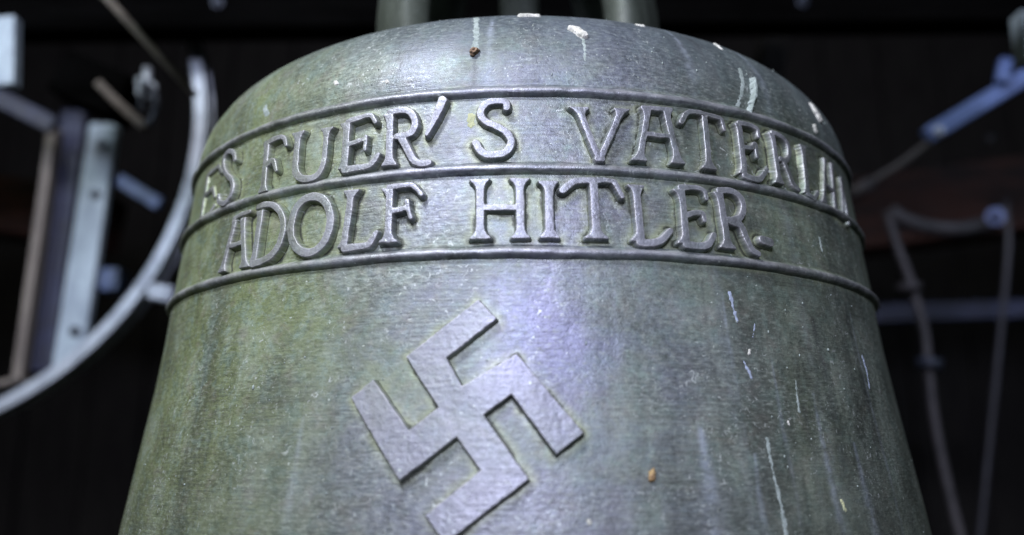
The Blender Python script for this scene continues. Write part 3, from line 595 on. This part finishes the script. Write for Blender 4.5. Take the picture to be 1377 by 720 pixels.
# crown loops (canons) that hang the bell from its headstock
def canon(ang, r, h0, lean, wd, th, top=.40):
    c, s = math.sin(ang), -math.cos(ang)
    P = [(c*(r+.012), s*(r+.012), h0-.012), (c*r, s*r, h0+.02), (c*(r-.006)+lean*.3, s*(r-.006), h0+.055), (c*(r-.02)+lean*.7, s*(r-.02), h0+.10), (c*(r-.045)+lean, s*(r-.045), h0+.145), (lean*.4, 0, h0+.16)]
    bm = bmesh.new(); sec = [(wd*x, th*y) for x, y in ((-.5, -.28), (-.36, -.5), (.36, -.5), (.5, -.28), (.5, .28), (.36, .5), (.12, .42), (0, .5), (-.12, .42), (-.36, .5), (-.5, .28))]
    sweep_bm(bm, catmull(P, 8), sec, (c, s, .02), lambda t: 1.45-.75*min(1, t*4)**.7+.15*t)
    return obj('crown_loop', bm, CROWN_BRONZE, bell, True)
for ang, ln in ((-52, -.016), (50, .010), (180, 0), (-130, -.01), (130, .01)):
    canon(math.radians(ang), .092 if ang != 180 else .050, .2160, ln, .050 if ang != 180 else .036, .030)

# two small things stuck to the metal
def lump(name, ang, h, rx, ry, rz, tilt, mat, hollow, label, cat, seed):
    p = Vector(surf(np.array(math.radians(ang)), ell_of_h(h), np.array(ry*.35/1000))); o_ = empty(name, p+Vector((0, 0, Z0))); bm = bmesh.new()
    bmesh.ops.create_icosphere(bm, subdivisions=4, radius=1)
    for v in bm.verts:
        n = mnoise.fractal(v.co*1.6+Vector((seed, 0, 0)), .6, 2.1, 4); k = 1+.30*n
        if hollow:
            d = math.hypot(v.co.x-.25, v.co.z+.1)
            if v.co.y < 0 and d < .42: k *= .45+.55*(d/.42)**2
        v.co = Vector((v.co.x*rx*k*(1-.25*v.co.z), v.co.y*ry*k, v.co.z*rz*k))/1000
    bmesh.ops.rotate(bm, verts=bm.verts, cent=(0, 0, 0), matrix=Matrix.Rotation(tilt, 3, 'Y'))
    bmesh.ops.rotate(bm, verts=bm.verts, cent=(0, 0, 0), matrix=Matrix.Rotation(math.radians(ang), 3, 'Z'))
    obj('shell', bm, mat, o_, True); tag(o_, label, cat)
lump('insect_husk', 12.63, -.0078, 1.35, 1.2, 2.5, math.radians(14), HUSK, True, 'tiny amber insect husk stuck low on the right of the bell', 'husk', 3)
lump('mud_nest', -5.79, .1724, 2.2, 2.2, 1.8, math.radians(-40), MUD, True, 'little brown mud lump stuck above the top band of the bell', 'mud lump', 9)

# ------------------------------------------------------------------ headstock and frame above
def wood_beam(name, a, b, wd, th, mat, label, cat='beam', up=(0, 1, 0)):
    o = beam(name, a, b, wd, th, mat, None, up, .004); tag(o, label, cat); return o
head = empty('headstock', (0, 0, Z0+.37)); tag(head, 'black headstock timber over the crown loops of the bell', 'headstock')
beam('timber', (-.42, 0, .045), (.42, 0, .045), .10, .16, BLACKWOOD, head, (0, 1, 0), .006)
for x in (-.09, .09):
    bm = bmesh.new(); beam_bm(bm, (x, -.088, .105), (x, -.088, -.02), .03, .006); beam_bm(bm, (x, .088, .105), (x, .088, -.02), .03, .006); beam_bm(bm, (x, -.09, .102), (x, .09, .102), .03, .006, (0, 0, 1))
    obj('iron_strap', bm, DARKSTEEL, head)

fb = empty('frame_beam', (0, .34, Z0+.557))
tag(fb, 'broad black frame beam crossing the top of the picture behind the bell', 'beam')
beam('timber', (-1.3, 0, .0), (1.3, 0, .0), .19, .04, BLACKWOOD, fb, (0, 1, 0), .005)
for p in ((-0.3336, 0.3163, 1.9899), (0.3108, 0.3163, 1.9836)):
    bolt('bolt', (p[0], -.021, p[2]-(Z0+.557)), (0, -1, 0), .0042, .008, DARKSTEEL, fb)

# ------------------------------------------------------------------ rope wheel on the left
WC = Vector((-.7212, .4043, Z0+.3687)); WR = .350
wheel = empty('bell_wheel', WC); tag(wheel, 'pale painted bell wheel with curved rim left of the bell', 'wheel')
def rim():
    bm = bmesh.new(); n = 128; sec = [(-.0065, -.016), (.0065, -.016), (.0065, -.011), (-.001, -.008), (-.001, .008), (.0065, .011), (.0065, .016), (-.0065, .016)]
    R = [[bm.verts.new(((WR+x)*math.cos(t), y, (WR+x)*math.sin(t))) for x, y in sec] for t in [2*math.pi*i/n for i in range(n)]]
    for i in range(n):
        for j in range(len(sec)): bm.faces.new((R[i][j], R[i][(j+1) % len(sec)], R[(i+1) % n][(j+1) % len(sec)], R[(i+1) % n][j]))
    o = obj('rim', bm, GALV, wheel); return o
rim()
def rel(p, c): return (p[0]-c[0], p[1]-c[1], p[2]-c[2])
beam('spoke', rel((-0.5095, 0.4443, 1.8985), WC), rel((-0.5235, 0.4443, 1.5960), WC), .034, .012, WHITEPAINT, wheel)
beam('spoke', rel((-0.5592, 0.4643, 1.9248), WC), rel((-0.5667, 0.4643, 1.5981), WC), .030, .012, NAVY, wheel)
beam('spoke', rel((-0.5716, 0.4443, 1.8952), WC), rel((-0.5793, 0.4443, 1.5860), WC), .011, .016, TANWOOD, wheel)
o = beam('white_post', (-0.4969, 0.2143, 1.9159), (-0.4897, 0.2143, 1.8445), .020, .014, WHITEPAINT); tag(o, 'white post end at the left edge above the blue grey brace', 'post')
beam('rim_clamp', rel((-0.4093, 0.3843, 1.6782), WC), rel((-0.3816, 0.3843, 1.6730), WC), .018, .022, GALV, wheel)
beam('hub_brace', rel((-0.6081, 0.3743, 1.9080), WC), rel((-0.5314, 0.3743, 1.8691), WC), .020, .01, NAVY, wheel)
beam('foot_plate', rel((-0.5747, 0.3943, 1.5754), WC), rel((-0.5468, 0.3943, 1.5817), WC), .006, .03, TANWOOD, wheel)

for p in ((-0.5069, 0.4373, 1.8689), (-0.5098, 0.4373, 1.8068), (-0.5169, 0.4373, 1.6417)): bolt('bolt', rel(p, WC), (0, -1, 0), .0042, .006, DARKSTEEL, wheel)
# dark bracket and hammer gear in front of the spokes
o = beam('bearing_block', (-0.4996, 0.3343, 1.9097), (-0.4273, 0.3343, 1.8783), .050, .05, BLACKWOOD, None, (0, 1, 0), .004); tag(o, 'black bearing block above the white wheel spoke', 'bearing block')
st = empty('stay_rod', (-0.3869, 0.1943, 1.9201)); tag(st, 'thin slanting brown rod at the upper left beside the wheel rim', 'rod')
C0 = Vector((-0.3869, 0.1943, 1.9201))
tube('rod', [rel((-0.4108, 0.1943, 1.9461), C0), rel((-0.3006, 0.1943, 1.8264), C0)], .0034, TANWOOD, st)
lt = empty('iron_latch', (-0.3905, 0.2943, 1.8776)); tag(lt, 'small worn iron latch with bright bolt between wheel and slanting rod', 'latch')
C0 = Vector((-0.3905, 0.2943, 1.8776))
tube('arm', [rel((-0.4500, 0.3043, 1.8895), C0), rel((-0.4210, 0.3043, 1.8613), C0), rel((-0.3899, 0.2943, 1.8345), C0)], .0045, TANWOOD, lt)
tube('shackle', [rel((-0.3962, 0.2943, 1.8527), C0), rel((-0.3940, 0.2893, 1.8713), C0), rel((-0.3890, 0.2943, 1.8793), C0), rel((-0.3795, 0.2893, 1.8653), C0), rel((-0.3831, 0.2943, 1.8459), C0), rel((-0.3902, 0.2943, 1.8378), C0)], .0032, DARKSTEEL, lt)
bolt('bolt', rel((-0.3919, 0.2943, 1.8760), C0), (0, -1, .2), .007, .014, GALV, lt)
tube('pin', [rel((-0.3941, 0.2943, 1.9013), C0), rel((-0.3920, 0.2943, 1.8777), C0)], .0045, GALV, lt)
o = beam('blue_strut', (-0.4912, 0.4543, 1.8309), (-0.4374, 0.4543, 1.7983), .016, .012, BLUEPAINT); tag(o, 'short blue grey strut behind the wheel spokes', 'strut')
o = beam('blue_box', (-0.5719, 0.6043, 1.7354), (-0.5453, 0.6043, 1.7352), .030, .03, BLUEPAINT); tag(o, 'small dim blue box behind the wheel rim', 'box')

# ------------------------------------------------------------------ right hand gear
bs = empty('blue_strut', (0.5222, 0.4043, 1.8898)); tag(bs, 'blue painted square strut rising to the upper right', 'strut'); C0 = Vector((0.5222, 0.4043, 1.8898))
beam('square_tube', rel((0.4772, 0.4143, 1.8627), C0), rel((0.6019, 0.3943, 1.9348), C0), .019, .019, BLUEPAINT, bs)
tube('thin_rod', [rel((0.3868, 0.4343, 1.7986), C0), rel((0.4378, 0.4243, 1.8261), C0), rel((0.4799, 0.4143, 1.8553), C0)], .0046, GREYPIPE, bs)
beam('lug', rel((0.5552, 0.3843, 1.9158), C0), rel((0.5632, 0.3843, 1.9454), C0), .014, .01, BLUEPAINT, bs)
tube('rod_end', [rel((0.3823, 0.4143, 1.7925), C0), rel((0.4076, 0.4143, 1.8067), C0)], .008, GREYPIPE, bs)
o = beam('white_post', (0.4809, 0.2143, 1.9100), (0.4790, 0.2143, 1.8577), .012, .02, WHITEPAINT); tag(o, 'white post end at the right edge above the blue strut', 'post')
cp = empty('conduit', (0.4258, 0.4043, 1.7468)); tag(cp, 'grey conduit sagging from its clamp and dropping down on the right', 'pipe'); C0 = Vector((0.4258, 0.4043, 1.7468))
tube('sagging_pipe', [rel(p, C0) for p in ((0.4205, 0.4043, 1.7696), (0.4363, 0.4043, 1.7589), (0.4640, 0.4043, 1.7500), (0.5015, 0.4043, 1.7480), (0.5369, 0.4043, 1.7564))], .0088, GREYPIPE, cp)
tube('drop_pipe', [rel(p, C0) for p in ((0.4171, 0.4043, 1.7696), (0.4250, 0.4043, 1.7294), (0.4358, 0.4043, 1.6882), (0.4452, 0.4043, 1.6361), (0.4457, 0.4043, 1.5949), (0.4461, 0.4043, 1.5386), (0.4527, 0.4043, 1.4682), (0.4622, 0.4043, 1.4001))], .0052, GREYPIPE, cp)
tube('joint_disc', [rel((0.4456, 0.3993, 1.6001), C0), rel((0.4438, 0.3993, 1.5904), C0)], .0135, DARKSTEEL, cp, 24, curve=False)
tube('joint_disc', [rel((0.4315, 0.3993, 1.6838), C0), rel((0.4316, 0.3993, 1.6763), C0)], .013, GREYPIPE, cp, 24, curve=False)
bolt('end_bolt', rel((0.5336, 0.3943, 1.7589), C0), (-.3, -1, 0), .0070, .016, BLUEPAINT, cp)
o = tube('hanging_cable', [(0.6408, 0.5543, 1.8253), (0.6371, 0.5543, 1.7646), (0.6140, 0.5543, 1.6569), (0.5848, 0.5543, 1.5260), (0.5531, 0.5543, 1.3842)], .0040, BLACKPIPE); tag(o, 'thin dark cable hanging at the far right', 'cable')
o = beam('cross_rail', (0.4881, 0.7043, 1.6972), (0.8243, 0.7043, 1.7060), .026, .03, NAVY); tag(o, 'dark steel rail crossing behind the conduit', 'rail')
o = bolt('wall_bolt', (0.7430, 0.7543, 1.9853), (0, -1, 0), .0045, .009, GREYPIPE); tag(o, 'small bolt head below the blue strut', 'bolt')
wood_beam('brown_beam', (0.5475, 0.9543, 1.9044), (1.0748, 0.9543, 1.9699), .13, .1, REDWOOD, 'rusty brown timber behind the gear on the right')
wood_beam('brown_beam', (-1.2300, 0.9543, 1.9818), (-0.7428, 0.9543, 1.9144), .10, .1, REDWOOD, 'rusty brown timber behind the wheel on the left')
wood_beam('brace', (0.3916, 0.6543, 2.1513), (0.3644, 0.6543, 2.0305), .04, .05, WALLWOOD, 'dark upright brace behind the right shoulder of the bell', 'brace')

bolt('bolt', rel((0.4842, 0.3993, 1.8642), Vector((0.5222, 0.4043, 1.8898))), (0, -1, 0), .004, .006, GALV, bs)
# ------------------------------------------------------------------ belfry shell
o = empty('back_wall', (0, 1.9, 0)); o['kind'] = 'structure'
x = -2.4; k = 0
while x < 2.4:
    wd = random.uniform(.15, .21)
    b = beam('board', (x+wd/2, random.uniform(-.006, .006), -.2), (x+wd/2, 0, 4.2), wd-.006, .025, WALLWOOD, o, (0, 1, 0), .002); x += wd
bm = bmesh.new(); beam_bm(bm, (-2.5, .03, 2), (2.5, .03, 2), 4.5, .02, bev=0); obj('backing', bm, BLACKWOOD, o)
bm = bmesh.new(); beam_bm(bm, (-2.6, 0, -.05), (2.6, 0, -.05), 5, .1, (0, 0, 1), 0); f = obj('floor', bm, STONE); f['kind'] = 'structure'
